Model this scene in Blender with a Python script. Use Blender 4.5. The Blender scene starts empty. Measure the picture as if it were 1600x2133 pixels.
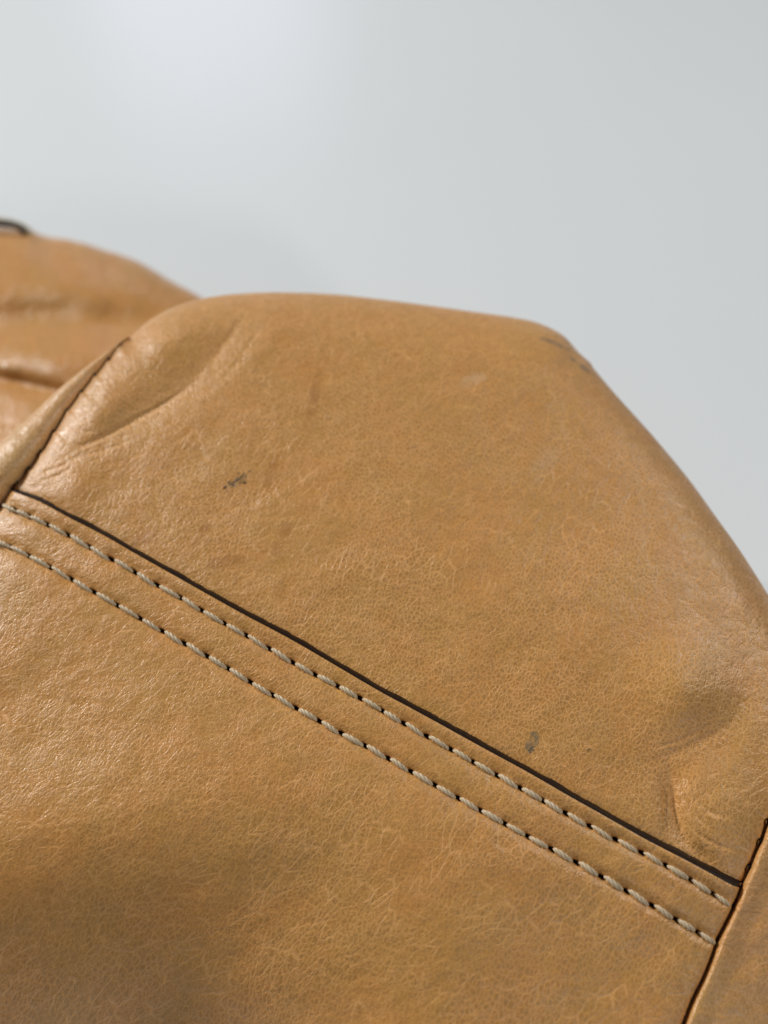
import bpy, math, random
import numpy as np
from mathutils import Vector, Matrix
R = math.radians
rng = np.random.default_rng(7)
scene = bpy.context.scene
CM = 0.01

# ------------------------------------------------------------------ camera
PITCH = R(55.0)
CAM_Z = 21.5                                   # cm above the tabletop
HF = math.tan(R(25.0))
FPX = 800.0 / HF                               # focal length in pixels of the 1600 px wide picture
cam_d = bpy.data.cameras.new('camera')
cam_d.sensor_fit = 'HORIZONTAL'
cam_d.sensor_width = 36.0
cam_d.lens = 18.0 / HF
cam_d.clip_start = 0.005
cam_d.clip_end = 50.0
cam_d.dof.use_dof = True
cam_d.dof.focus_distance = 0.1455
cam_d.dof.aperture_fstop = 11.5
cam = bpy.data.objects.new('camera', cam_d)
scene.collection.objects.link(cam)
cam.location = (0, 0, CAM_Z * CM)
cam.rotation_euler = (math.pi / 2 - PITCH, 0, 0)
scene.camera = cam

# ------------------------------------------------------------------ light of the room
world = bpy.data.worlds.new('World'); scene.world = world
world.use_nodes = True
bg = world.node_tree.nodes['Background']
bg.inputs[0].default_value = (0.93, 0.97, 1.0, 1)
bg.inputs[1].default_value = 0.08

def area(name, loc, target, size, power, col):
    l = bpy.data.lights.new(name, 'AREA')
    l.shape = 'RECTANGLE'; l.size, l.size_y = size
    l.energy = power; l.color = col
    o = bpy.data.objects.new(name, l)
    scene.collection.objects.link(o)
    o.location = loc
    d = Vector(target) - Vector(loc)
    o.rotation_euler = d.to_track_quat('-Z', 'Y').to_euler()
    return o
area('wall_lamp', (-1.62, 0.95, 1.02), (0, .15, 0), (0.40, 0.32), 35, (1.0, 0.985, 0.96))
area('ceiling_lamp', (1.50, 0.75, 1.60), (0, .2, 0), (0.30, 0.26), 16, (1.0, 0.99, 0.97))
area('corner_lamp', (-2.15, 1.85, 1.55), (0, .2, 0), (0.36, 0.32), 20, (1.0, 0.985, 0.96))
area('far_lamp', (-0.56, 2.95, 1.10), (0, .3, 0), (0.75, 0.50), 3.2, (0.76, 0.80, 1.0))
area('rear_lamp', (1.22, -1.85, 1.12), (0, .2, 0), (0.26, 0.22), 10.5, (1.0, 0.96, 0.9))

scene.view_settings.view_transform = 'Standard'
scene.view_settings.look = 'None'
scene.view_settings.exposure = 0.0
scene.view_settings.gamma = 1.0
scene.render.engine = 'CYCLES'
scene.cycles.use_denoising = True
scene.cycles.denoiser = 'OPENIMAGEDENOISE'
scene.cycles.denoising_prefilter = 'ACCURATE'
scene.cycles.max_bounces = 8

# ------------------------------------------------------------------ numeric helpers (everything in cm)
cp, sp = math.cos(PITCH), math.sin(PITCH)
def ray(px, py):
    """direction of unit depth through a picture position, world axes"""
    x = (px - 800.0) / FPX
    y = (1066.5 - py) / FPX
    return np.stack([x, cp + y * sp, -sp + y * cp], -1)
EYE = np.array([0, 0, CAM_Z])
def place(px, py, depth):
    return EYE + ray(px, py) * depth[..., None]
TILT = 1.66e-5
def plane_depth(py):
    return 1.0 / (1 / 15.0 + TILT * (py - 1400.0))

def spline(pts, n=None, step=None):
    """Catmull-Rom through the points, resampled evenly"""
    p = np.array(pts, float)
    q = np.vstack([2 * p[0] - p[1], p, 2 * p[-1] - p[-2]])
    out = []
    for i in range(1, len(q) - 2):
        t = np.linspace(0, 1, 24, endpoint=False)[:, None]
        a, b, c, d = q[i - 1], q[i], q[i + 1], q[i + 2]
        out.append(.5 * (2 * b + (c - a) * t + (2 * a - 5 * b + 4 * c - d) * t ** 2 + (3 * b - a - 3 * c + d) * t ** 3))
    c = np.vstack(out + [p[-1:]])
    L = np.concatenate([[0], np.cumsum(np.hypot(*np.diff(c, axis=0).T))])
    if n is None:
        n = int(L[-1] / step) + 1
    return at_length(c, L, np.linspace(0, L[-1], n))
def at_length(c, L, s):
    return np.stack([np.interp(s, L, c[:, 0]), np.interp(s, L, c[:, 1])], -1)
def resample(c, u):
    L = np.concatenate([[0], np.cumsum(np.hypot(*np.diff(c, axis=0).T))])
    return at_length(c, L, np.asarray(u) * L[-1])
def coons(b, t, l, r, u, v):
    """b, t along u; l, r along v (callables on arrays); returns (nv, nu, 2)"""
    B, T, Lf, Rt = resample(b, u), resample(t, u), resample(l, v), resample(r, v)
    U = u[None, :, None]; V = v[:, None, None]
    P00, P10, P01, P11 = b[0], b[-1], t[0], t[-1]
    return ((1 - V) * B[None] + V * T[None] + (1 - U) * Lf[:, None] + U * Rt[:, None]
            - ((1 - U) * (1 - V) * P00 + U * (1 - V) * P10 + (1 - U) * V * P01 + U * V * P11))
def dist(px, py, line):
    """distance to a polyline and position along it"""
    line = resample(line, np.linspace(0, 1, 110))
    x = px.ravel(); y = py.ravel()
    best = np.full(x.shape, 1e9); pos = np.zeros(x.shape)
    n = len(line) - 1
    for i in range(n):
        a, b = line[i], line[i + 1]
        d = b - a; dd = d @ d
        t = np.clip(((x - a[0]) * d[0] + (y - a[1]) * d[1]) / dd, 0, 1)
        q = (x - a[0] - t * d[0]) ** 2 + (y - a[1] - t * d[1]) ** 2
        m = q < best
        best[m] = q[m]; pos[m] = (i + t[m]) / n
    return np.sqrt(best).reshape(px.shape), pos.reshape(px.shape)
def roll(d, radius, depth):
    k = np.clip(1 - d / radius, 0, 1)
    return -depth * (1 - np.sqrt(np.maximum(1 - k * k, 0)))
def sm(x, a, b):
    t = np.clip((x - a) / (b - a), 0, 1); return t * t * (3 - 2 * t)
def bump(px, py, cx, cy, sx, sy, ang, h):
    c, s = math.cos(R(ang)), math.sin(R(ang))
    dx, dy = px - cx, py - cy
    a = (dx * c - dy * s) / sx; b = (dx * s + dy * c) / sy      # ang counter-clockwise as seen
    return h * np.exp(-.5 * (a * a + b * b))
def vnoise(px, py, scale, seed):
    """smooth value noise"""
    g = np.random.default_rng(seed).uniform(-1, 1, (256, 256))
    x, y = px / scale + 40, py / scale + 40
    xi, yi = np.floor(x).astype(int), np.floor(y).astype(int)
    fx, fy = x - xi, y - yi
    fx = fx * fx * fx * (fx * (fx * 6 - 15) + 10); fy = fy * fy * fy * (fy * (fy * 6 - 15) + 10)
    w = lambda i, j: g[(xi + i) % 256, (yi + j) % 256]
    return (w(0, 0) * (1 - fx) * (1 - fy) + w(1, 0) * fx * (1 - fy) + w(0, 1) * (1 - fx) * fy + w(1, 1) * fx * fy)
def rotnoise(px, py, ang, sx, sy, seed):
    c, s = math.cos(R(ang)), math.sin(R(ang))
    return vnoise((px * c - py * s) / sx * 10, (px * s + py * c) / sy * 10, 10, seed)

# ------------------------------------------------------------------ outlines of the bag end
EDGE = spline([(23, 1021), (40, 1026), (82, 1042), (105, 1054), (147, 1077), (219, 1114), (281, 1150), (375, 1203), (500, 1273), (600, 1326), (678, 1371),
               (787, 1435), (881, 1486), (1006, 1555), (1100, 1606), (1183, 1654), (1265, 1700), (1348, 1747), (1431, 1790),
               (1514, 1835), (1543, 1849)], step=2)
SEAM_L = [(23, 1021), (35, 1010), (61, 976), (86, 941), (113, 900), (141, 857), (171, 818), (198, 784), (226, 752), (248, 726), (270, 703)]
SEAM_L_LOW = [(23, 1021), (2, 1052), (-40, 1105), (-95, 1180), (-150, 1280), (-190, 1420)]
SEAM_R = [(1543, 1849), (1562, 1806), (1575, 1773), (1586, 1750), (1602, 1708), (1640, 1630), (1690, 1530), (1735, 1440)]
SEAM_R_LOW = [(1543, 1849), (1530, 1885), (1512, 1921), (1495, 1958), (1480, 2000), (1462, 2042), (1442, 2082), (1425, 2127), (1400, 2190), (1362, 2290), (1330, 2360)]
RIM = [(270, 703), (300, 675), (345, 647), (385, 631), (430, 620), (480, 613), (540, 609.5), (600, 609), (700, 613), (800, 624), (900, 637), (1000, 651),
       (1060, 659.5), (1112, 670), (1150, 685), (1178, 703), (1206, 734), (1229, 755), (1240, 771), (1292, 832), (1356, 903), (1431, 993), (1487, 1070),
       (1544, 1150), (1600, 1238), (1650, 1320), (1700, 1390), (1735, 1440)]
def jag(c, notches, amp, side):
    """small notches where the seam thread pulls the edge in"""
    c = c.copy()
    T = np.gradient(c, axis=0); T /= np.hypot(*T.T)[:, None]
    N = np.stack([-T[:, 1], T[:, 0]], -1) * side
    for nx, ny in notches:
        d = np.hypot(c[:, 0] - nx, c[:, 1] - ny)
        i = d.argmin(); along = (c - c[i]) @ T[i]
        k = np.where(along > 0, np.exp(-(along / 3.0) ** 2), np.exp(-np.abs(along / 11.0)))
        k[d > 60] = 0
        c += N * (amp * k)[:, None]
    return c
NOTCH_L = [(248, 726), (226, 752), (198, 785), (171, 819), (141, 859), (113, 903), (86, 944), (61, 978), (36, 1009)]
NOTCH_R = [(1600, 1712), (1584, 1754), (1561, 1808), (1545, 1842), (1640, 1632)]
NOTCH_RL = [(1529, 1888), (1496, 1957)]
L_UP = jag(spline(SEAM_L, step=1.5), NOTCH_L, 4.0, -1)
L_LOW = spline(SEAM_L_LOW, step=1.5)
R_UP = jag(spline(SEAM_R, step=1.5), NOTCH_R, 5.0, -1)
R_LOW = jag(spline(SEAM_R_LOW, step=1.5), NOTCH_RL, 3.0, 1)
L_UP[0] = L_LOW[0] = EDGE[0]; R_UP[0] = R_LOW[0] = EDGE[-1]
TOP = spline(RIM, step=2); L_UP[-1] = TOP[0]; R_UP[-1] = TOP[-1]
LSEAM = np.vstack([L_UP[::-1], L_LOW[1:]])       # top to bottom
RSEAM = np.vstack([R_UP[::-1], R_LOW[1:]])

ROW1 = [(-22, 1047), (19, 1058), (47, 1070), (80, 1084), (120, 1103), (166, 1127), (209, 1153), (258, 1178), (305, 1207), (353, 1232), (398, 1258), (444, 1286), (491, 1311),
        (539, 1338), (586, 1366), (634, 1394), (681, 1418), (728, 1442), (775, 1468), (819, 1494), (866, 1521), (916, 1548), (964, 1575), (1011, 1602),
        (1061, 1629), (1110, 1656), (1155, 1681), (1204, 1708), (1256, 1735), (1311, 1763), (1364, 1790), (1415, 1818), (1464, 1848), (1508, 1877)]
ROW2 = [(-34, 1118), (6, 1133), (41, 1148), (83, 1170), (127, 1194), (173, 1220), (222, 1248), (269, 1275), (316, 1302), (362, 1328), (409, 1354), (455, 1380), (499, 1407),
        (546, 1435), (593, 1462), (642, 1489), (690, 1516), (737, 1541), (786, 1567), (834, 1594), (882, 1622), (932, 1650), (979, 1676), (1028, 1703),
        (1077, 1730), (1125, 1756), (1175, 1782), (1227, 1811), (1280, 1842), (1333, 1871), (1385, 1902), (1434, 1930), (1476, 1956)]
ROW1_C, ROW2_C = spline(ROW1, step=3), spline(ROW2, step=3)
def holes(row):
    r = np.array(row, float)
    h = []
    for i in range(len(r)):
        a = r[i]; b = r[i + 1] if i + 1 < len(r) else 2 * r[i] - r[i - 1]
        h.append(a + (b - a) * .47)
    return np.array(h)
HOLES = np.vstack([holes(ROW1)[:-1], holes(ROW2)[:-1]])

# ------------------------------------------------------------------ relief of the leather (cm towards the viewer)
def swell(px, py):
    """slow undulation shared by both panels so they stay together along the lap"""
    h = -3.5 * sm(py + .16 * (px - 200), 1640, 2520) ** 1.3 * (1 - .85 * sm(px, 150, 950))
    h = h + bump(px, py, 300, 1930, 260, 60, 14, -.05)
    h = h + bump(px, py, 560, 1890, 300, 70, 38, -.045)
    h = h + bump(px, py, 350, 1620, 260, 90, 18, .07)
    h = h + bump(px, py, 30, 1500, 110, 80, 0, -.07)
    h = h + bump(px, py, 950, 1800, 240, 120, -28, .08)
    h = h + bump(px, py, 1020, 2040, 160, 90, -50, .05)
    h = h + bump(px, py, 1280, 1950, 120, 70, -30, -.035)
    h = h + .018 * vnoise(px, py, 170, 3) + .012 * rotnoise(px, py, 35, 120, 60, 5)
    return h
# crease lines: (points, half width px, depth cm)
FOLDS = [
    ([(575, 635), (510, 685), (450, 742), (395, 800), (310, 856), (215, 905), (110, 958)], 30, .062),
    ([(445, 745), (385, 812), (290, 868), (190, 920), (90, 972)], 6, .020),
    ([(400, 800), (310, 862), (225, 905), (150, 948)], 4, .016),
    ([(300, 905), (240, 930), (170, 952), (120, 985)], 4, .010),
    ([(520, 630), (480, 700), (425, 770)], 7, .014),
    ([(575, 650), (530, 700), (490, 760), (430, 820)], 6, .010),
    ([(60, 985), (110, 978), (180, 940), (230, 925)], 4, .012),
    ([(75, 1005), (120, 990), (160, 965)], 4, .012),
    ([(120, 900), (150, 925), (190, 930)], 5, .010),
    ([(130, 870), (165, 895), (210, 900)], 5, .010),
    ([(1388, 1560), (1396, 1640), (1408, 1700), (1430, 1750), (1465, 1790), (1535, 1830)], 22, .085),
    ([(1392, 1585), (1403, 1640), (1407, 1690), (1425, 1748), (1460, 1790)], 6.5, .022),
    ([(1372, 1610), (1386, 1660), (1386, 1710), (1396, 1752)], 4, .018),
    ([(1415, 1600), (1428, 1650), (1452, 1700), (1500, 1740)], 5, .014),
    ([(1440, 1620), (1450, 1660), (1480, 1690), (1530, 1710)], 5, .012),
    ([(1425, 1700), (1460, 1740), (1510, 1765), (1550, 1770)], 5, .014),
    ([(1340, 1590), (1400, 1570), (1460, 1545), (1510, 1515), (1540, 1470)], 12, .016),
    ([(1330, 1560), (1400, 1548), (1460, 1520), (1505, 1485)], 5, .006),
    ([(300, 1150), (380, 1060), (470, 940), (560, 800)], 30, -.012),
    ([(640, 1260), (760, 1060), (860, 860)], 40, .012),
]
FOLD_C = [(spline(p, step=6), w, d) for p, w, d in FOLDS]
def edge_drop(px, py):
    """both panels roll down to the seams alike, so that they stay together along the lap"""
    dl, pl = dist(px, py, LSEAM)
    w = sm(py, 960, 1220)
    h = roll(dl, 80 + 100 * w, .24 + .14 * w) + roll(dl, 11, .30) * sm(pl, .0, .12)
    dr, pr = dist(px, py, RSEAM)
    return h + roll(dr, 70, .09) + roll(dr, 8, .26)
def upper_relief(px, py):
    h = swell(px, py)
    d, pos = dist(px, py, TOP)
    rr = 70 + 40 * sm(pos, .1, .3) - 40 * sm(pos, .45, .6)
    top_roll = roll(d, rr, rr / 100 * .95)
    h = h - .0008 * np.maximum(230 - d, 0) ** 2 / 230
    h = h + np.minimum(edge_drop(px, py), top_roll) + .0 * top_roll
    for c, w, dep in FOLD_C:
        d, pos = dist(px, py, c)
        fade = sm(pos, 0, .35) * sm(1 - pos, 0, .35)
        h = h - dep * (1.5 if w < 10 else 1.15) * fade * np.exp(-(d / w) ** 2)
    h = h + bump(px, py, 205, 850, 70, 34, 50, .13)
    h = h + bump(px, py, 335, 712, 80, 42, 38, .18)
    h = h + bump(px, py, 150, 1010, 40, 28, 40, .08)
    h = h + bump(px, py, 1428, 1430, 66, 62, 10, .23)
    h = h + bump(px, py, 1515, 1500, 60, 36, 40, -.05)
    h = h + bump(px, py, 1400, 1590, 120, 46, 15, -.05)
    h = h + bump(px, py, 1582, 1490, 22, 80, -16, .035)
    h = h + bump(px, py, 1500, 1680, 60, 60, -20, .10)
    h = h + bump(px, py, 1400, 1700, 20, 60, -10, -.03)
    h = h + bump(px, py, 1200, 1290, 190, 110, -10, .14)
    h = h + bump(px, py, 560, 1150, 170, 80, 60, -.04)
    h = h + bump(px, py, 760, 1120, 170, 110, 10, .09)
    d, pos = dist(px, py, EDGE)
    h = h - .060 * np.exp(-d / 11) - .05 * np.exp(-d / 50)
    return h
def creased(px, py):
    v = np.zeros(px.shape)
    for c, w, dep in FOLD_C[:18]:
        d, pos = dist(px, py, c)
        v = np.maximum(v, sm(pos, 0, .2) * sm(1 - pos, 0, .2) * np.exp(-(d / 34) ** 2))
    return v
def band_relief(px, py, with_holes=True):
    h = swell(px, py) + .075
    d, pos = dist(px, py, EDGE)
    h = h + roll(d, 6, .03) + .022 * np.exp(-((d - 9) / 11) ** 2)
    h = h + edge_drop(px, py)
    d1, _ = dist(px, py, ROW1_C)
    d2, _ = dist(px, py, ROW2_C)
    h = h - .050 * np.exp(-(d1 / 13) ** 2) - .055 * np.exp(-(d2 / 14) ** 2)
    h = h - .02 * np.exp(-(d2 / 40) ** 2)
    h = h + bump(px, py, 55, 1110, 30, 18, -30, .035) + bump(px, py, 20, 1180, 45, 30, -30, .05)
    h = h + .010 * rotnoise(px, py, -60, 60, 30, 11) * np.exp(-((d2 - 35) / 40) ** 2)
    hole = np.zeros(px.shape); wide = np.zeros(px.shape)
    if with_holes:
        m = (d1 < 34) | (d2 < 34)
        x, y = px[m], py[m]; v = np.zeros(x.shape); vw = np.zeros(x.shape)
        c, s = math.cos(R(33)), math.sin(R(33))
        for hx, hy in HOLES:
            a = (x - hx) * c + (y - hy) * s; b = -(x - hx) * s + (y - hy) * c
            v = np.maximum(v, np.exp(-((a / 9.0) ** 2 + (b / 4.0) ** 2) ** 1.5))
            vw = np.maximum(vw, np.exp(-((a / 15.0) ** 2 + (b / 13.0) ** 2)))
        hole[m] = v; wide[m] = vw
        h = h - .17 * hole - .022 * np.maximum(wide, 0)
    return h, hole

# ------------------------------------------------------------------ materials
class N:
    def __init__(s, name):
        s.m = bpy.data.materials.new(name); s.m.use_nodes = True
        s.t = s.m.node_tree; s.b = s.t.nodes['Principled BSDF']
    def n(s, kind, **kw):
        o = s.t.nodes.new(kind)
        for k, v in kw.items():
            if k.startswith('_'): setattr(o, k[1:], v)
        return o
    def put(s, a, b):
        if isinstance(a, (int, float)): b.default_value = a
        elif isinstance(a, tuple): b.default_value = a if len(a) == len(b.default_value) else (*a, 1)
        else: s.t.links.new(a, b)
    def math(s, op, a, b=None, c=None, clamp=False):
        o = s.n('ShaderNodeMath', _operation=op, _use_clamp=clamp)
        s.put(a, o.inputs[0])
        if b is not None: s.put(b, o.inputs[1])
        if c is not None: s.put(c, o.inputs[2])
        return o.outputs[0]
    def vmath(s, op, a, b=None):
        o = s.n('ShaderNodeVectorMath', _operation=op)
        s.put(a, o.inputs[0])
        if b is not None: s.put(b, o.inputs[1])
        return o.outputs[0]
    def mapr(s, v, a, b, c, d, kind='SMOOTHSTEP'):
        o = s.n('ShaderNodeMapRange', _interpolation_type=kind)
        for x, i in zip((v, a, b, c, d), range(5)): s.put(x, o.inputs[i])
        return o.outputs[0]
    def mapping(s, v, scale, rot=0, loc=(0, 0, 0)):
        o = s.n('ShaderNodeMapping'); s.put(v, o.inputs[0])
        o.inputs['Location'].default_value = loc
        o.inputs['Rotation'].default_value = (0, 0, rot); o.inputs['Scale'].default_value = scale
        return o.outputs[0]
    def noise(s, v, scale, detail=3, rough=.55, color=False, dist=0):
        o = s.n('ShaderNodeTexNoise', _noise_dimensions='3D'); s.put(v, o.inputs['Vector'])
        o.inputs['Scale'].default_value = scale; o.inputs['Detail'].default_value = detail
        o.inputs['Roughness'].default_value = rough; o.inputs['Distortion'].default_value = dist
        return o.outputs['Color' if color else 'Fac']
    def vor(s, v, scale, feature='DISTANCE_TO_EDGE', rnd=1.0, out='Distance'):
        o = s.n('ShaderNodeTexVoronoi', _feature=feature, _voronoi_dimensions='2D'); s.put(v, o.inputs['Vector'])
        o.inputs['Scale'].default_value = scale; o.inputs['Randomness'].default_value = rnd
        return o.outputs[out]
    def mix(s, f, a, b, blend='MIX'):
        o = s.n('ShaderNodeMix', _data_type='RGBA', _blend_type=blend)
        s.put(f, o.inputs[0]); s.put(a, o.inputs[6]); s.put(b, o.inputs[7])
        return o.outputs[2]
    def bump(s, h, strength, distance, prev=None):
        o = s.n('ShaderNodeBump'); o.inputs['Strength'].default_value = strength
        o.inputs['Distance'].default_value = distance; s.put(h, o.inputs['Height'])
        if prev is not None: s.put(prev, o.inputs['Normal'])
        return o.outputs[0]

def flat_uv(px, py):
    """position on the panel in cm: texture coordinates of the leather"""
    d = plane_depth(py)
    return (px - 800) / FPX * d, (1066.5 - py) / FPX * d / math.cos(R(25))

def leather(name, relief=.45, base=(.56, .277, .069), ang=62, grain=1.0, crease=1.0, stains=False, seed=0.0, cell=1.0, rough=.34, holes_attr=False):
    k = N(name); b = k.b
    uv = k.n('ShaderNodeUVMap', _uv_map='surface').outputs[0]
    uv = k.vmath('ADD', uv, (seed, seed * .7, 0))
    warp1 = k.vmath('SUBTRACT', k.noise(uv, .5, 2, .5, True), (.5, .5, .5))
    warp2 = k.vmath('SUBTRACT', k.noise(uv, 2.6, 2, .5, True), (.5, .5, .5))
    warp3 = k.vmath('SUBTRACT', k.noise(uv, 11.0, 2, .5, True), (.5, .5, .5))
    sc = lambda v, f: k.vmath('MULTIPLY', v, (f, f, 0))
    p = k.vmath('ADD', k.vmath('ADD', uv, sc(warp1, .6)), k.vmath('ADD', sc(warp2, .09), sc(warp3, .06)))
    # long pull-up creases in families of different direction
    def lines(theta, sx, sy, w, sd):
        v = k.mapping(p, (1, 1, 1), R(90 - theta), (sd, sd, 0))
        v = k.vmath('MULTIPLY', v, (sx, sy, 1))
        e = k.vor(v, 1.0)
        return k.mapr(e, 0.0, w, 1, 0)
    la = lines(ang, 6.2, 2.1, .12, 3.1)
    lb = lines(ang - 22, 6.4, 2.3, .12, 9.7)
    lc = lines(ang + 8, 11.5, 6.5, .18, 5.3)
    m1 = k.noise(uv, .42, 2, .5)
    m2 = k.noise(k.vmath('ADD', uv, (31, 7, 0)), 1.6, 3, .6)
    ma = k.mapr(m1, .44, .56, .15, 1); mb = k.mapr(m1, .42, .60, .9, .1)
    brk = k.mapr(m2, .38, .60, .10, 1)
    longl = k.math('MULTIPLY', k.math('MAXIMUM', k.math('MULTIPLY', la, ma), k.math('MULTIPLY', lb, mb)), brk)
    m3 = k.mapr(k.noise(k.vmath('ADD', uv, (3, 77, 0)), 1.7, 3, .6), .42, .62, .05, .60)
    longl = k.math('MAXIMUM', longl, k.math('MULTIPLY', lc, m3))
    if stains:
        cr = k.n('ShaderNodeAttribute', _attribute_name='creased').outputs['Fac']
        longl = k.math('MAXIMUM', longl, k.math('MULTIPLY', k.math('MAXIMUM', lc, la), cr))
    # pebbled grain
    pg = k.vmath('ADD', uv, k.vmath('ADD', sc(warp2, .08), sc(warp3, .03)))
    g1 = k.vor(k.vmath('MULTIPLY', k.mapping(pg, (1, 1, 1), R(30)), (1.25, .82, 1)), 11.5 * cell)
    gl = k.mapr(g1, 0, .16, 1, 0)
    gc = k.mapr(g1, .12, .42, 0, 1)
    g2 = k.vor(k.vmath('ADD', uv, sc(warp3, .06)), 27 * cell)
    gl2 = k.mapr(g2, 0, .16, 1, 0)
    pore = k.mapr(k.vor(uv, 27 * cell, 'F1'), .06, .36, 1, 0)
    mic = k.noise(uv, 48, 3, .65)
    # colour
    mot = k.noise(uv, .75, 4, .6)
    mot2 = k.noise(k.vmath('ADD', uv, (13, 5, 0)), 3.0, 4, .65)
    mot3 = k.noise(k.vmath('ADD', uv, (3, 45, 0)), 8.0, 3, .7)
    gm = k.mapr(k.noise(k.vmath('ADD', uv, (61, 5, 0)), .5, 2, .5), .38, .58, .50, 1)
    B = Vector(base)
    dark = tuple(B * .66); red = (base[0] * 1.05, base[1] * .90, base[2] * .85); olive = (base[0] * .90, base[1] * .93, base[2] * .88)
    pale = (min(base[0] * 1.45, .9), min(base[1] * 1.56, .9), base[2] * 2.3)
    col = k.mix(k.mapr(mot, .38, .62, 0, 1), olive, red)
    col = k.mix(.40, col, tuple(base))
    col = k.mix(k.mapr(mot2, .46, .70, 0, .34), col, dark)
    col = k.mix(k.math('MULTIPLY', k.mapr(mot3, .42, .64, 0, 1), .34), col, dark)
    col = k.mix(k.math('MULTIPLY', k.math('MULTIPLY', gc, gm), .50 * grain), col, dark)
    col = k.mix(k.math('MULTIPLY', pore, .26), col, tuple(B * .48))
    col = k.mix(k.math('MULTIPLY', k.math('MULTIPLY', gl, gm), .42 * grain), col, pale)
    col = k.mix(k.math('MULTIPLY', gl2, .16), col, pale)
    col = k.mix(k.math('MULTIPLY', longl,   .52 * crease, clamp=True), col, pale)
    col = k.mix(k.mapr(mic, .38, .7, 0, .25), col, tuple(B * .58))
    if stains:
        def spot(cx, cy, ang, rx, ry, thr, scale, colr, amt, soft=.2):
            nonlocal col
            u, v = flat_uv(np.array(float(cx)), np.array(float(cy)))
            q = k.vmath('SUBTRACT', k.n('ShaderNodeUVMap', _uv_map='surface').outputs[0], (float(u), float(v), 0))
            q = k.n('ShaderNodeVectorRotate', _rotation_type='Z_AXIS').outputs[0] if False else k.mapping(q, (1, 1, 1), -R(ang))
            q = k.vmath('MULTIPLY', q, (1 / rx, 1 / ry, 0))
            o = k.n('ShaderNodeVectorMath', _operation='LENGTH'); k.put(q, o.inputs[0])
            inside = k.mapr(o.outputs['Value'], .35, 1.0, 1, 0)
            nn = k.noise(uv, scale, 3, .7, dist=.6)
            f = k.mapr(k.math('ADD', nn, k.math('MULTIPLY', k.math('SUBTRACT', inside, 1.0), .35)), thr, thr + soft, 0, amt)
            f = k.math('MULTIPLY', f, k.mapr(inside, 0, .25, 0, 1))
            col = k.mix(f, col, colr)
        for sx, sy, rr in ((469, 1015, 7), (477, 1005, 6), (482, 1009, 6), (487, 1004, 6), (488, 1011, 5.5), (493, 1001, 6.5), (498, 998, 6), (503, 993, 5.5), (497, 986, 4),
                           (508, 987, 4), (512, 991, 4.5), (520, 982, 4), (500, 1005, 4), (507, 1005, 4.5), (512, 1006, 4.5), (474, 1023, 4)):
            spot(sx, sy, 30, rr / 95, rr / 135, .25, 30, (.035, .024, .012), .88, .22)
        spot(494, 1002, 31, .42, .22, .36, 5, (.17, .115, .05), .5, .2)
        spot(1109, 1543, 62, .36, .17, .30, 8, (.16, .135, .085), .72, .30)
        spot(1107, 1562, 40, .14, .08, .40, 20, (.06, .06, .05), .8, .1)
        spot(1226, 1563, 20, .12, .07, .38, 9, (.16, .10, .035), .55, .2)
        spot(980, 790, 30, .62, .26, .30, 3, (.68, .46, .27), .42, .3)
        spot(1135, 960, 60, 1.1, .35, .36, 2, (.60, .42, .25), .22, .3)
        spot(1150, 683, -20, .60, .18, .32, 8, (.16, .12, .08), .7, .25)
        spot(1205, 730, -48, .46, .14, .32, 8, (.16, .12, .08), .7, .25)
        for q in ((590, 1115, 65, .75, .20), (470, 1170, 12, .80, .22), (565, 985, 80, .6, .18), (420, 1110, 60, .45, .15), (655, 820, 85, 1.2, .2), (300, 1120, 30, .6, .2)):
            spot(*q, .30, 3, (.38, .16, .035), .55, .3)
        spot(860, 930, 20, .22, .05, .42, 12, (.25, .11, .04), .6, .1)
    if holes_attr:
        at = k.n('ShaderNodeAttribute', _attribute_name='hole_shade').outputs['Fac']
        col = k.mix(k.mapr(at, .15, .75, 0, 1), col, (.035, .016, .008))  # shade inside the stitch holes, painted into the leather colour
    k.put(col, b.inputs['Base Color'])
    # relief
    hgt = k.math('MULTIPLY', longl, -.60 * crease)
    hgt = k.math('ADD', hgt, k.math('MULTIPLY', k.math('MULTIPLY', gl, gm), -.30))
    hgt = k.math('ADD', hgt, k.math('MULTIPLY', gl2, -.10))
    hgt = k.math('ADD', hgt, k.math('MULTIPLY', pore, -.04))
    hgt = k.math('ADD', hgt, k.math('MULTIPLY', mic, .03))
    hgt = k.math('ADD', hgt, k.math('MULTIPLY', mot3, .3))
    nb = k.bump(mot2, .5, .0009)
    k.put(k.bump(hgt, relief, .00014, nb), b.inputs['Normal'])
    rg = k.math('ADD', k.mapr(mot2, .3, .7, rough - .05, rough + .10), k.math('MULTIPLY', mic, .08))
    k.put(rg, b.inputs['Roughness'])
    b.inputs['Specular IOR Level'].default_value = .55
    b.inputs['Subsurface Weight'].default_value = 0.0
    b.inputs['Sheen Weight'].default_value = .06
    b.inputs['Sheen Roughness'].default_value = .5
    return k.m

M_UPPER = leather('tan_leather_base', stains=True, crease=1.1, grain=1.25)
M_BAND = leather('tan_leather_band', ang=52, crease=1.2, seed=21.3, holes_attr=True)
M_LEFT = leather('tan_leather_gusset', relief=.45, base=(.62, .35, .125), crease=.35, seed=43.0, rough=.27)
M_RIGHT = leather('tan_leather_side', base=(.58, .30, .085), ang=20, crease=.8, seed=61.0)
M_BACK = leather('tan_leather_body', relief=.3, base=(.56, .275, .07), crease=.4, seed=83.0, rough=.28)

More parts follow.
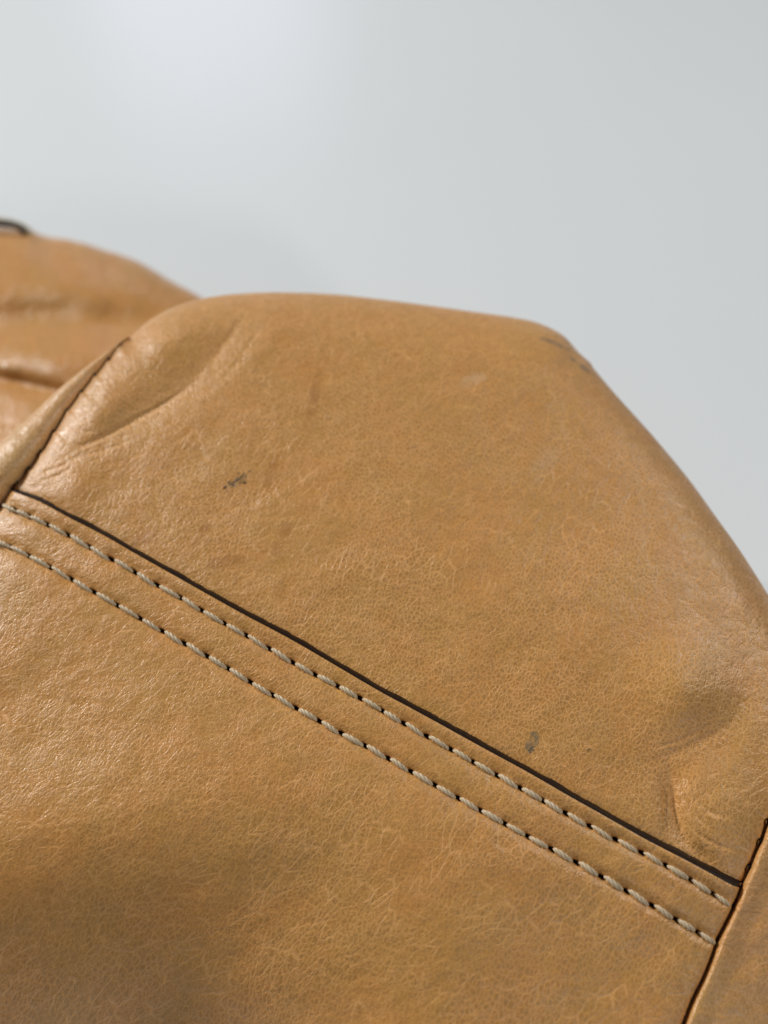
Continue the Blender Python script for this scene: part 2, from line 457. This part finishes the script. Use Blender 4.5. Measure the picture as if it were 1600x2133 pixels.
def plain(name, col, rough, spec=.5, scale=900, amt=.25, bumpd=.00004):
    k = N(name)
    tc = k.n('ShaderNodeTexCoord').outputs['Object']
    n = k.noise(tc, scale, 4, .6)
    k.put(k.mix(k.mapr(n, .3, .7, 0, amt), col, tuple(c * .55 for c in col)), k.b.inputs['Base Color'])
    k.put(k.mapr(n, .3, .7, rough - .06, rough + .1), k.b.inputs['Roughness'])
    k.b.inputs['Specular IOR Level'].default_value = spec
    k.put(k.bump(n, .5, bumpd), k.b.inputs['Normal'])
    return k.m
M_EDGE = plain('dark_edge_paint', (.008, .003, .0025), .45, .25, 2600, .4, .00010)
M_SEAM = plain('dark_seam_thread', (.020, .011, .006), .7, .3, 2600)
M_THREAD = plain('beige_waxed_thread', (.62, .49, .32), .42, .6, 5200, .45, .00006)
M_ZIP = plain('black_zip_tape', (.02, .02, .018), .6, .4, 700)
M_BRASS = plain('pale_trim', (.60, .53, .36), .4, .5, 700)

k = N('white_laminate')
tc = k.n('ShaderNodeTexCoord').outputs['Object']
n1 = k.noise(tc, 3.0, 3, .5); n2 = k.noise(tc, 900, 2, .5)
k.put(k.mix(k.mapr(n1, .35, .65, 0, 1), (.705, .745, .770), (.722, .757, .775)), k.b.inputs['Base Color'])
k.put(k.mapr(n1, .3, .7, .29, .34), k.b.inputs['Roughness'])
k.put(k.bump(n2, .12, .00003), k.b.inputs['Normal'])
M_TABLE = k.m

# ------------------------------------------------------------------ mesh helpers
def link(name, me, mat, parent=None, **props):
    o = bpy.data.objects.new(name, me)
    if mat is not None and not me.materials: me.materials.append(mat)
    scene.collection.objects.link(o)
    if parent is not None: o.parent = parent
    for a, v in props.items(): o[a] = v
    return o
def mesh_from(name, verts_cm, faces, uv=None, attr=None, smooth=True, attr_name='hole_shade'):
    me = bpy.data.meshes.new(name)
    V = np.asarray(verts_cm, np.float32) * CM; F = np.asarray(faces, np.int32)
    me.vertices.add(len(V)); me.vertices.foreach_set('co', V.ravel())
    me.loops.add(F.size); me.loops.foreach_set('vertex_index', F.ravel())
    me.polygons.add(len(F))
    me.polygons.foreach_set('loop_start', np.arange(len(F), dtype=np.int32) * F.shape[1])
    me.polygons.foreach_set('loop_total', np.full(len(F), F.shape[1], np.int32))
    me.polygons.foreach_set('use_smooth', np.full(len(F), smooth))
    if uv is not None:
        l = me.uv_layers.new(name='surface')
        l.data.foreach_set('uv', np.asarray(uv, np.float32)[F.ravel()].ravel())
    if attr is not None:
        a = me.attributes.new(attr_name, 'FLOAT', 'POINT')
        a.data.foreach_set('value', np.asarray(attr, np.float32))
    me.update(calc_edges=True); me.validate()
    return me
def grid_faces(nv, nu, flip=False):
    i = np.arange(nv * nu).reshape(nv, nu)
    a, b, c, d = i[:-1, :-1].ravel(), i[:-1, 1:].ravel(), i[1:, 1:].ravel(), i[1:, :-1].ravel()
    return np.stack([a, d, c, b] if flip else [a, b, c, d], -1)
def with_excess(P, X, Y, axis):
    """add the length hidden by the roll-over so that the grain does not stretch there"""
    d3 = np.linalg.norm(np.diff(P, axis=axis), axis=-1)
    d2 = np.hypot(np.diff(X, axis=axis), np.diff(Y, axis=axis))
    ex = np.cumsum(np.maximum(d3 - d2, 0), axis=axis)
    pad = [(0, 0), (0, 0)]; pad[axis] = (1, 0)
    return np.pad(ex, pad)
DOWN = np.array([0, 0, -1.0])
def skirt(P0, first, centre, reach=.9, tuck=1.6, n=22):
    """rings that carry an outer edge round and down to the tabletop; first = starting direction(s)"""
    rings = []
    inw = centre - P0; inw[:, 2] = 0; inw /= np.linalg.norm(inw, axis=1)[:, None]
    f = first / np.linalg.norm(first, axis=-1, keepdims=True)
    for t in np.linspace(0, 1, n + 1)[1:]:
        a = reach * (1 - (1 - min(t * 3, 1)) ** 2)
        z = P0[:, 2] + f[..., 2] * a
        P = P0 + f * a + inw * (tuck * t ** 3)
        P[:, 2] = z * (1 - t ** 1.25)
        rings.append(P)
    return rings

bag = bpy.data.objects.new('handbag', None)
scene.collection.objects.link(bag)
bag.location = (0, 0.13, 0)
bag['label'] = 'tan leather handbag with double beige stitching, lying on the white tabletop'
bag['category'] = 'handbag'
bpy.context.view_layer.update()
OFF = np.array([0, 13.0, 0])
def child(name, V, F, mat, parent=None, uv=None, attr=None, attr_name='hole_shade', **props):
    me = mesh_from(name, np.asarray(V) - OFF, F, uv, attr, attr_name=attr_name)
    return link(name, me, mat, bag if parent is None else parent, **props)
CENTRE = place(np.array([800.]), np.array([1500.]), np.array([15.]))[0]

# ------------------------------------------------------------------ base panel (above the lap)
u = np.linspace(0, 1, 640)
t = np.linspace(0, 1, 400); v = 1 - (1 - t) ** 1.55
g = coons(EDGE, TOP, L_UP, R_UP, u, v)
PX, PY = g[..., 0], g[..., 1]
H = upper_relief(PX, PY)
P = place(PX, PY, plane_depth(PY) - H)
X, Y = flat_uv(PX, PY)
Y = Y + with_excess(P, X, Y, 0)
X = X + .5 * with_excess(P, X, Y, 1) * 0
rims = skirt(P[-1].copy(), P[-1] - EYE, CENTRE)
allP = np.concatenate([P] + [r[None] for r in rims], 0)
ex = np.cumsum([np.linalg.norm(b - a, axis=1) for a, b in zip([P[-1]] + rims[:-1], rims)], axis=0)
UX = np.concatenate([X, np.repeat(X[-1:], len(rims), 0)], 0); UY = np.concatenate([Y, Y[-1:] + ex], 0)
base_panel = child('base_panel', allP.reshape(-1, 3), grid_faces(*allP.shape[:2]), M_UPPER, uv=np.stack([UX, UY], -1).reshape(-1, 2),
                   attr=np.concatenate([creased(PX, PY), np.zeros((len(rims), PX.shape[1]))], 0).ravel(), attr_name='creased')

# ------------------------------------------------------------------ band panel (below the lap, carries the stitching)
def offset_line(c, d):
    T = np.gradient(c, axis=0); T /= np.hypot(*T.T)[:, None]
    return c + np.stack([-T[:, 1], T[:, 0]], -1) * d
MIDL = [(-95, 1180)]
W = 165
mid = offset_line(resample(EDGE, np.linspace(0, 1, 200)), W)
iL = np.hypot(*(L_LOW - [-78, 1155]).T).argmin(); iR = np.hypot(*(R_LOW - [1465, 2035]).T).argmin()
mid = mid[(mid[:, 0] > -20) & (mid[:, 0] < 1420)]
MID = spline([tuple(L_LOW[iL])] + [tuple(q) for q in mid[5:-5:12]] + [tuple(R_LOW[iR])], step=2)
BOT = spline([tuple(L_LOW[-1]), (-200, 1900), (-150, 2330), (400, 2360), (900, 2360), tuple(R_LOW[-1])], step=3)
BOTL = spline([tuple(L_LOW[-1]), (-205, 1800), (-190, 2350)], step=3)
BOTB = spline([(-190, 2350), (300, 2370), (900, 2375), tuple(R_LOW[-1])], step=3)
LEFT_B = np.vstack([L_LOW[iL:], BOTL[1:]])
u = np.linspace(0, 1, 860)
va = np.linspace(0, 1, 88)
ga = coons(EDGE, MID, L_LOW[:iL + 1], R_LOW[:iR + 1], u, va)
vb = np.linspace(0, 1, 250)
gb = coons(MID, BOTB, LEFT_B, R_LOW[iR:], u, vb)
g = np.concatenate([ga, gb[1:]], 0)
PX, PY = g[..., 0], g[..., 1]
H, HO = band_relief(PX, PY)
D = plane_depth(PY) - H
P = place(PX, PY, D)
X, Y = flat_uv(PX, PY)
sk = skirt(P[-1].copy(), np.array([0, -.3, -1.0]) + 0 * P[-1], CENTRE, .5, 1.0, 12)
allP = np.concatenate([P] + [r[None] for r in sk], 0)
UX = np.concatenate([X, np.repeat(X[-1:], len(sk), 0)]); UY = np.concatenate([Y, Y[-1:] - np.arange(1, len(sk) + 1)[:, None] * .5])
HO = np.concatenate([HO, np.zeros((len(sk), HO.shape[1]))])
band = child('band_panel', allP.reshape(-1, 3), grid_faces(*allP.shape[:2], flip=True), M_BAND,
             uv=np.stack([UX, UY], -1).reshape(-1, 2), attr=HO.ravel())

# ------------------------------------------------------------------ painted edge of the band: a rounded bead
n = 900
c = resample(EDGE, np.linspace(0, 1, n)); s = np.linspace(0, 1, n)
T = np.gradient(c, axis=0); T /= np.hypot(*T.T)[:, None]
UPN = np.stack([T[:, 1], -T[:, 0]], -1)                     # towards the base panel
wid = np.interp(s, [0, .03, .1, .3, .6, .85, .94, 1], [7, 9, 10, 11, 11.5, 12, 15, 16]) * (1 + .10 * vnoise(s * 4000, s * 0, 130, 51) + .10 * vnoise(s * 4000, s * 0, 34, 52))
ang = np.linspace(0, math.pi, 9)
hb, _ = band_relief(c[:, 0], c[:, 1], False)
hb = hb + .03
Vb = []
for a in ang:
    f = (1 - math.cos(a)) / 2                               # 0 on the band side, 1 on the base side
    q = c + UPN * (wid * f - 2.0)[:, None]
    base_h = upper_relief(q[:, 0], q[:, 1])
    top = hb - .004
    hh = top * (1 - f ** 1.6) + (base_h - .03) * f ** 1.6 + .022 * math.sin(a) + .002 * vnoise(s * 9000, s * 0 + f * 60, 22, 9) * math.sin(a)
    Vb.append(place(q[:, 0], q[:, 1], plane_depth(q[:, 1]) - hh))
Vb = np.array(Vb)
child('edge_paint', Vb.reshape(-1, 3), grid_faces(*Vb.shape[:2]), M_EDGE, parent=band)

# ------------------------------------------------------------------ stitches: three plies twisted together, each dipping into its hole
def thread_mesh(seed, length=.31, turns=1.35):
    r = random.Random(seed); V = []; F = []
    ph0 = r.uniform(0, 6.28); m = 22; k_ = 8
    for ply in range(3):
        base = len(V)
        pts = []
        for i in range(m):
            t = i / (m - 1); x = (t - .5) * length
            env = math.sin(math.pi * min(max(t, .0), 1)) ** .42 if 0 < t < 1 else 0
            a = ph0 + ply * 2.094 + t * turns * 6.283
            rr = .0235 * (.35 + .65 * env)
            z = .028 * env - .050 * (1 - env) - .010 + .006 * math.sin(t * 3 + seed)
            pts.append(Vector((x, rr * math.cos(a) * 1.05, z + rr * math.sin(a))))
        for i, q in enumerate(pts):
            tn = (pts[min(i + 1, m - 1)] - pts[max(i - 1, 0)]).normalized()
            sd = Vector((0, 0, 1)).cross(tn).normalized(); up = tn.cross(sd)
            t = i / (m - 1); env = math.sin(math.pi * t) ** .45 if 0 < t < 1 else 0
            rad = .0262 * (.45 + .55 * env)
            for j in range(k_):
                b = j * 2 * math.pi / k_
                V.append(q + (sd * math.cos(b) + up * math.sin(b)) * rad)
        for i in range(m - 1):
            for j in range(k_):
                a0 = base + i * k_ + j; a1 = base + i * k_ + (j + 1) % k_
                F.append((a0, a1, a1 + k_, a0 + k_))
    return mesh_from('stitch', [tuple(q) for q in V], F)
threads = [thread_mesh(i) for i in range(5)]
for m_ in threads: m_.materials.append(M_THREAD)
def surf(px, py, lift=0.):
    a = np.array([[px]]); b = np.array([[py]])
    h, _ = band_relief(a, b, False)
    return place(a, b, plane_depth(b) - h - lift)[0, 0]
random.seed(4)
def lay(row, first_skip=0):
    r = np.array(row, float)
    for i in range(first_skip, len(r)):
        a = r[max(i - 1, 0)]; b = r[min(i + 1, len(r) - 1)]
        tg = (b - a) / np.hypot(*(b - a)); nm = np.array([-tg[1], tg[0]])
        pitch = np.hypot(*(b - a)) / (2 if 0 < i < len(r) - 1 else 1)
        c0 = r[i] - tg * (2 + random.uniform(-1, 1)) + nm * random.uniform(-.8, .8)
        aj = R(5 + random.uniform(-4, 4)); w = np.array([math.cos(aj), math.sin(aj)])
        tg2 = tg * w[0] + nm * w[1]
        p0 = surf(*c0); pa = surf(*(c0 - tg2 * 12)); pb = surf(*(c0 + tg2 * 12)); pc = surf(*(c0 - nm * 26)); pd = surf(*(c0 + nm * 26))
        x = Vector(pb - pa).normalized(); y = Vector(pc - pd); y = (y - x * y.dot(x)).normalized(); z = x.cross(y)
        if z.dot(Vector(EYE - p0)) < 0: y = -y; z = x.cross(y)
        wanted = np.linalg.norm(pb - pa) / 24 * pitch * .84
        sx = wanted / .31 * random.uniform(.90, 1.05); sy = random.uniform(.88, 1.04)
        o = link('stitch', threads[random.randrange(5)], None, band)
        M = Matrix(((x.x * sx, y.x * sy, z.x, 0), (x.y * sx, y.y * sy, z.y, 0), (x.z * sx, y.z * sy, z.z, 0), (0, 0, 0, 1)))
        M.translation = Vector((p0 - OFF) * CM)
        o.matrix_local = M
lay(ROW1); lay(ROW2)

# ------------------------------------------------------------------ left gusset: the roll beside the seam
LSIL = spline([(267, 700), (220, 734), (188, 757), (119, 813), (60, 869), (0, 921), (-60, 980), (-130, 1070), (-190, 1200), (-240, 1420)], step=2)
LS = LSEAM
nu = 620; nv = 44
u = np.linspace(0, 1, nu); v = .5 - .5 * np.cos(np.linspace(0, math.pi, nv))
a = resample(LS, u); b = resample(LSIL, u ** 1.0)
asm = resample(np.vstack([spline(SEAM_L, step=4)[::-1], spline(SEAM_L_LOW, step=4)[1:]]), u)
kk_ = np.exp(-(v / .06) ** 2)[:, None, None]
g = (a[None] * kk_ + asm[None] * (1 - kk_)) * (1 - v[:, None, None]) + b[None] * v[:, None, None]
a = asm
PX, PY = g[..., 0], g[..., 1]
wpx = np.hypot(*(a - b).T)[None]
seamd = -.56 + .05 * sm(u, .0, .22)[None] - .20 * sm(u, .35, .75)[None]
Hs = swell(a[:, 0], a[:, 1])[None]
roundh = np.sqrt(np.maximum(1 - (2 * v[:, None] - 1) ** 2, 0)) * np.minimum(wpx / 118 * .62, .62)
H = Hs * 1 + seamd * (1 - .3 * v[:, None]) + roundh + .012 * rotnoise(PX, PY, 40, 60, 30, 21) * np.sin(math.pi * v[:, None])
P = place(PX, PY, plane_depth(PY) - H)
X, Y = flat_uv(PX, PY); X = X - with_excess(P, X, Y, 0)
sk = skirt(P[-1].copy(), P[-1] - EYE, CENTRE, .5, 1.5, 16)
allP = np.concatenate([P] + [r[None] for r in sk], 0)
UX = np.concatenate([X, X[-1:] - np.arange(1, len(sk) + 1)[:, None] * .5]); UY = np.concatenate([Y, np.repeat(Y[-1:], len(sk), 0)])
gus_l = child('side_gusset', allP.reshape(-1, 3), grid_faces(*allP.shape[:2], flip=True), M_LEFT, uv=np.stack([UX, UY], -1).reshape(-1, 2), label='paler rounded gusset left of the seam')

# ------------------------------------------------------------------ right gusset
ROUT = spline([(1735, 1440), (1800, 1600), (1830, 1850), (1800, 2150), (1760, 2390)], step=2)
nu = 640; nv = 150
u = np.linspace(0, 1, nu); t = np.linspace(0, 1, nv); v = t ** 1.9
a = resample(RSEAM, u); b = resample(ROUT, u)
rsm = np.vstack([spline(SEAM_R, step=4)[::-1], spline(SEAM_R_LOW, step=4)[1:]])
asm = resample(rsm, u); asm = (asm + np.roll(asm, 1, 0) + np.roll(asm, -1, 0)) / 3; asm[0], asm[-1] = a[0], a[-1]
kk_ = np.exp(-(v / .035) ** 2)[:, None, None]
g = (a[None] * kk_ + asm[None] * (1 - kk_)) * (1 - v[:, None, None]) + b[None] * v[:, None, None]
PX, PY = g[..., 0], g[..., 1]
dd, pos = dist(PX, PY, rsm)
dd = np.where(v[:, None] == 0, 0, dd)
H = swell(PX, PY) + .045 + roll(dd, 17, .27) - .05 * sm(dd, 14, 60) - .0000035 * dd ** 2 * 1.2 + .012 * vnoise(PX, PY, 40, 31) + .006 * rotnoise(PX, PY, 65, 60, 14, 33) * np.exp(-dd / 30)
P = place(PX, PY, plane_depth(PY) - H)
X, Y = flat_uv(PX, PY); X = X + with_excess(P, X, Y, 0)
sk = skirt(P[-1].copy(), np.array([.6, 0, -1.0]) + 0 * P[-1], CENTRE, 1.2, 1.2, 14)
allP = np.concatenate([P] + [r[None] for r in sk], 0)
UX = np.concatenate([X, X[-1:] + np.arange(1, len(sk) + 1)[:, None] * .5]); UY = np.concatenate([Y, np.repeat(Y[-1:], len(sk), 0)])
gus_r = child('side_gusset', allP.reshape(-1, 3), grid_faces(*allP.shape[:2]), M_RIGHT, uv=np.stack([UX, UY], -1).reshape(-1, 2), label='gusset right of the seam, turned edge catching light')

# seam threads that show in the notches
def stub(pts_px, hh, rad, parent):
    q = [place(np.array(x), np.array(y), plane_depth(np.array(y)) - h) for (x, y), h in zip(pts_px, hh)]
    V = []; F = []; kk = 7; m = len(q)
    for i in range(m):
        tn = Vector(q[min(i + 1, m - 1)] - q[max(i - 1, 0)]).normalized()
        sd = tn.cross(Vector((0, -.5, .8))).normalized(); up = tn.cross(sd)
        for j in range(kk):
            b_ = 2 * math.pi * j / kk
            V.append(Vector(q[i]) + (sd * math.cos(b_) + up * math.sin(b_)) * rad * (.6 if i in (0, m - 1) else 1))
    for i in range(m - 1):
        for j in range(kk):
            a0 = i * kk + j; a1 = i * kk + (j + 1) % kk
            F.append((a0, a1, a1 + kk, a0 + kk))
    child('seam_stitch', [tuple(x) for x in V], F, M_SEAM, parent=parent)
for line, nts, par, base_h in ((L_UP, NOTCH_L[1:], base_panel, -.30), (R_UP, NOTCH_R[:3], base_panel, -.10), (R_LOW, NOTCH_RL, band, -.10)):
    T_ = np.gradient(line, axis=0); T_ /= np.hypot(*T_.T)[:, None]
    for nx, ny in nts:
        i = np.hypot(*(line - [nx, ny]).T).argmin(); c0 = line[i]; nn = np.array([-T_[i, 1], T_[i, 0]])
        pts = [tuple(c0 + nn * e) for e in (-5, -2, 0, 2, 5)]
        s0 = float(swell(np.array(c0[0]), np.array(c0[1])))
        stub(pts, [s0 + base_h - .1, s0 + base_h + .02, s0 + base_h + .04, s0 + base_h + .02, s0 + base_h - .1], .02, par)

# ------------------------------------------------------------------ rest of the bag behind, out of focus
OUT = spline([(-260, 500), (-120, 482), (-40, 474), (56, 479), (94, 492), (141, 499), (176, 507), (220, 521), (267, 536), (308, 555), (345, 578), (393, 604), (433, 627),
              (480, 655), (520, 690), (540, 740)], step=2)
LOWB = spline([(-260, 1150), (0, 1040), (150, 960), (300, 860), (430, 800), (540, 745)], step=2)
nu = 260; nv = 240
u = np.linspace(0, 1, nu); t = np.linspace(0, 1, nv); v = 1 - (1 - t) ** 1.5
g = coons(LOWB, OUT, np.array([LOWB[0], OUT[0]]), np.array([LOWB[-1], OUT[-1]]), u, v)
PX, PY = g[..., 0], g[..., 1]
Db = 21.6 + (1000 - PY) * .0105
d, pos = dist(PX, PY, OUT)
H = roll(d, 110, 1.7)
for ptsf, w, dep in (([(-250, 690), (-80, 678), (0, 670), (94, 660), (188, 667), (283, 670), (380, 660)], 40, .26),
                     ([(-250, 740), (-100, 770), (0, 790), (63, 805), (119, 819), (200, 850)], 18, .26),
                     ([(20, 560), (120, 540), (220, 560)], 50, .10), ([(190, 660), (215, 600), (215, 540)], 50, -.04)):
    dd, _ = dist(PX, PY, spline(ptsf, step=8))
    H = H - dep * np.exp(-(dd / w) ** 2)
H = H + bump(PX, PY, 130, 752, 170, 36, -3, .5) + bump(PX, PY, 60, 900, 140, 60, 20, .3) + bump(PX, PY, 80, 620, 130, 40, 0, .15)
H = H + .05 * vnoise(PX, PY, 60, 41)
P = place(PX, PY, Db - H)
X = (PX - 800) / FPX * 22; Y = (1066 - PY) / FPX * 22
ctr = place(np.array([100.]), np.array([900.]), np.array([26.]))[0]
sk = skirt(P[-1].copy(), P[-1] - EYE, ctr, .9, 1.0, 14)
allP = np.concatenate([P] + [r[None] for r in sk], 0)
UX = np.concatenate([X, np.repeat(X[-1:], len(sk), 0)]); UY = np.concatenate([Y, Y[-1:] + np.arange(1, len(sk) + 1)[:, None] * .5])
child('body_panel', allP.reshape(-1, 3), grid_faces(*allP.shape[:2]), M_BACK, uv=np.stack([UX, UY], -1).reshape(-1, 2), label='creased side of the bag in soft focus at the left')

def cord(name, px_pts, depth, rad, mat, kk=12, flat=1.0):
    c_ = spline(px_pts, step=3); V = []; m = len(c_)
    q = place(c_[:, 0], c_[:, 1], np.interp(np.linspace(0, 1, m), np.linspace(0, 1, len(depth)), depth))
    for i in range(m):
        tn = Vector(q[min(i + 1, m - 1)] - q[max(i - 1, 0)]).normalized()
        sd = tn.cross(Vector((0, 0, 1))).normalized(); up = tn.cross(sd)
        for j in range(kk):
            b_ = 2 * math.pi * j / kk
            V.append(tuple(Vector(q[i]) + sd * math.cos(b_) * rad + up * math.sin(b_) * rad * flat))
    F = [(i * kk + j, i * kk + (j + 1) % kk, (i + 1) * kk + (j + 1) % kk, (i + 1) * kk + j) for i in range(m - 1) for j in range(kk)]
    child(name, V, F, mat)
cord('zip_tape', [(-240, 480), (-120, 466), (-40, 466), (0, 467), (26, 469), (44, 476), (54, 490)], [27.6, 27.6, 27.9], .10, M_ZIP)
cord('trim', [(-240, 470), (-120, 456), (-40, 455), (-5, 458), (25, 463), (52, 474), (80, 500)], [28.0, 28.0, 28.3], .09, M_BRASS)

# ------------------------------------------------------------------ tabletop
x0, x1, y0, y1, th = -140, 140, -60, 240, 3.0
V = [(x0, y0, 0), (x1, y0, 0), (x1, y1, 0), (x0, y1, 0), (x0, y0, -th), (x1, y0, -th), (x1, y1, -th), (x0, y1, -th)]
F = [(0, 1, 2, 3), (4, 7, 6, 5), (0, 4, 5, 1), (1, 5, 6, 2), (2, 6, 7, 3), (3, 7, 4, 0)]
me = mesh_from('tabletop', V, F, smooth=False)
link('tabletop', me, M_TABLE, kind='structure')
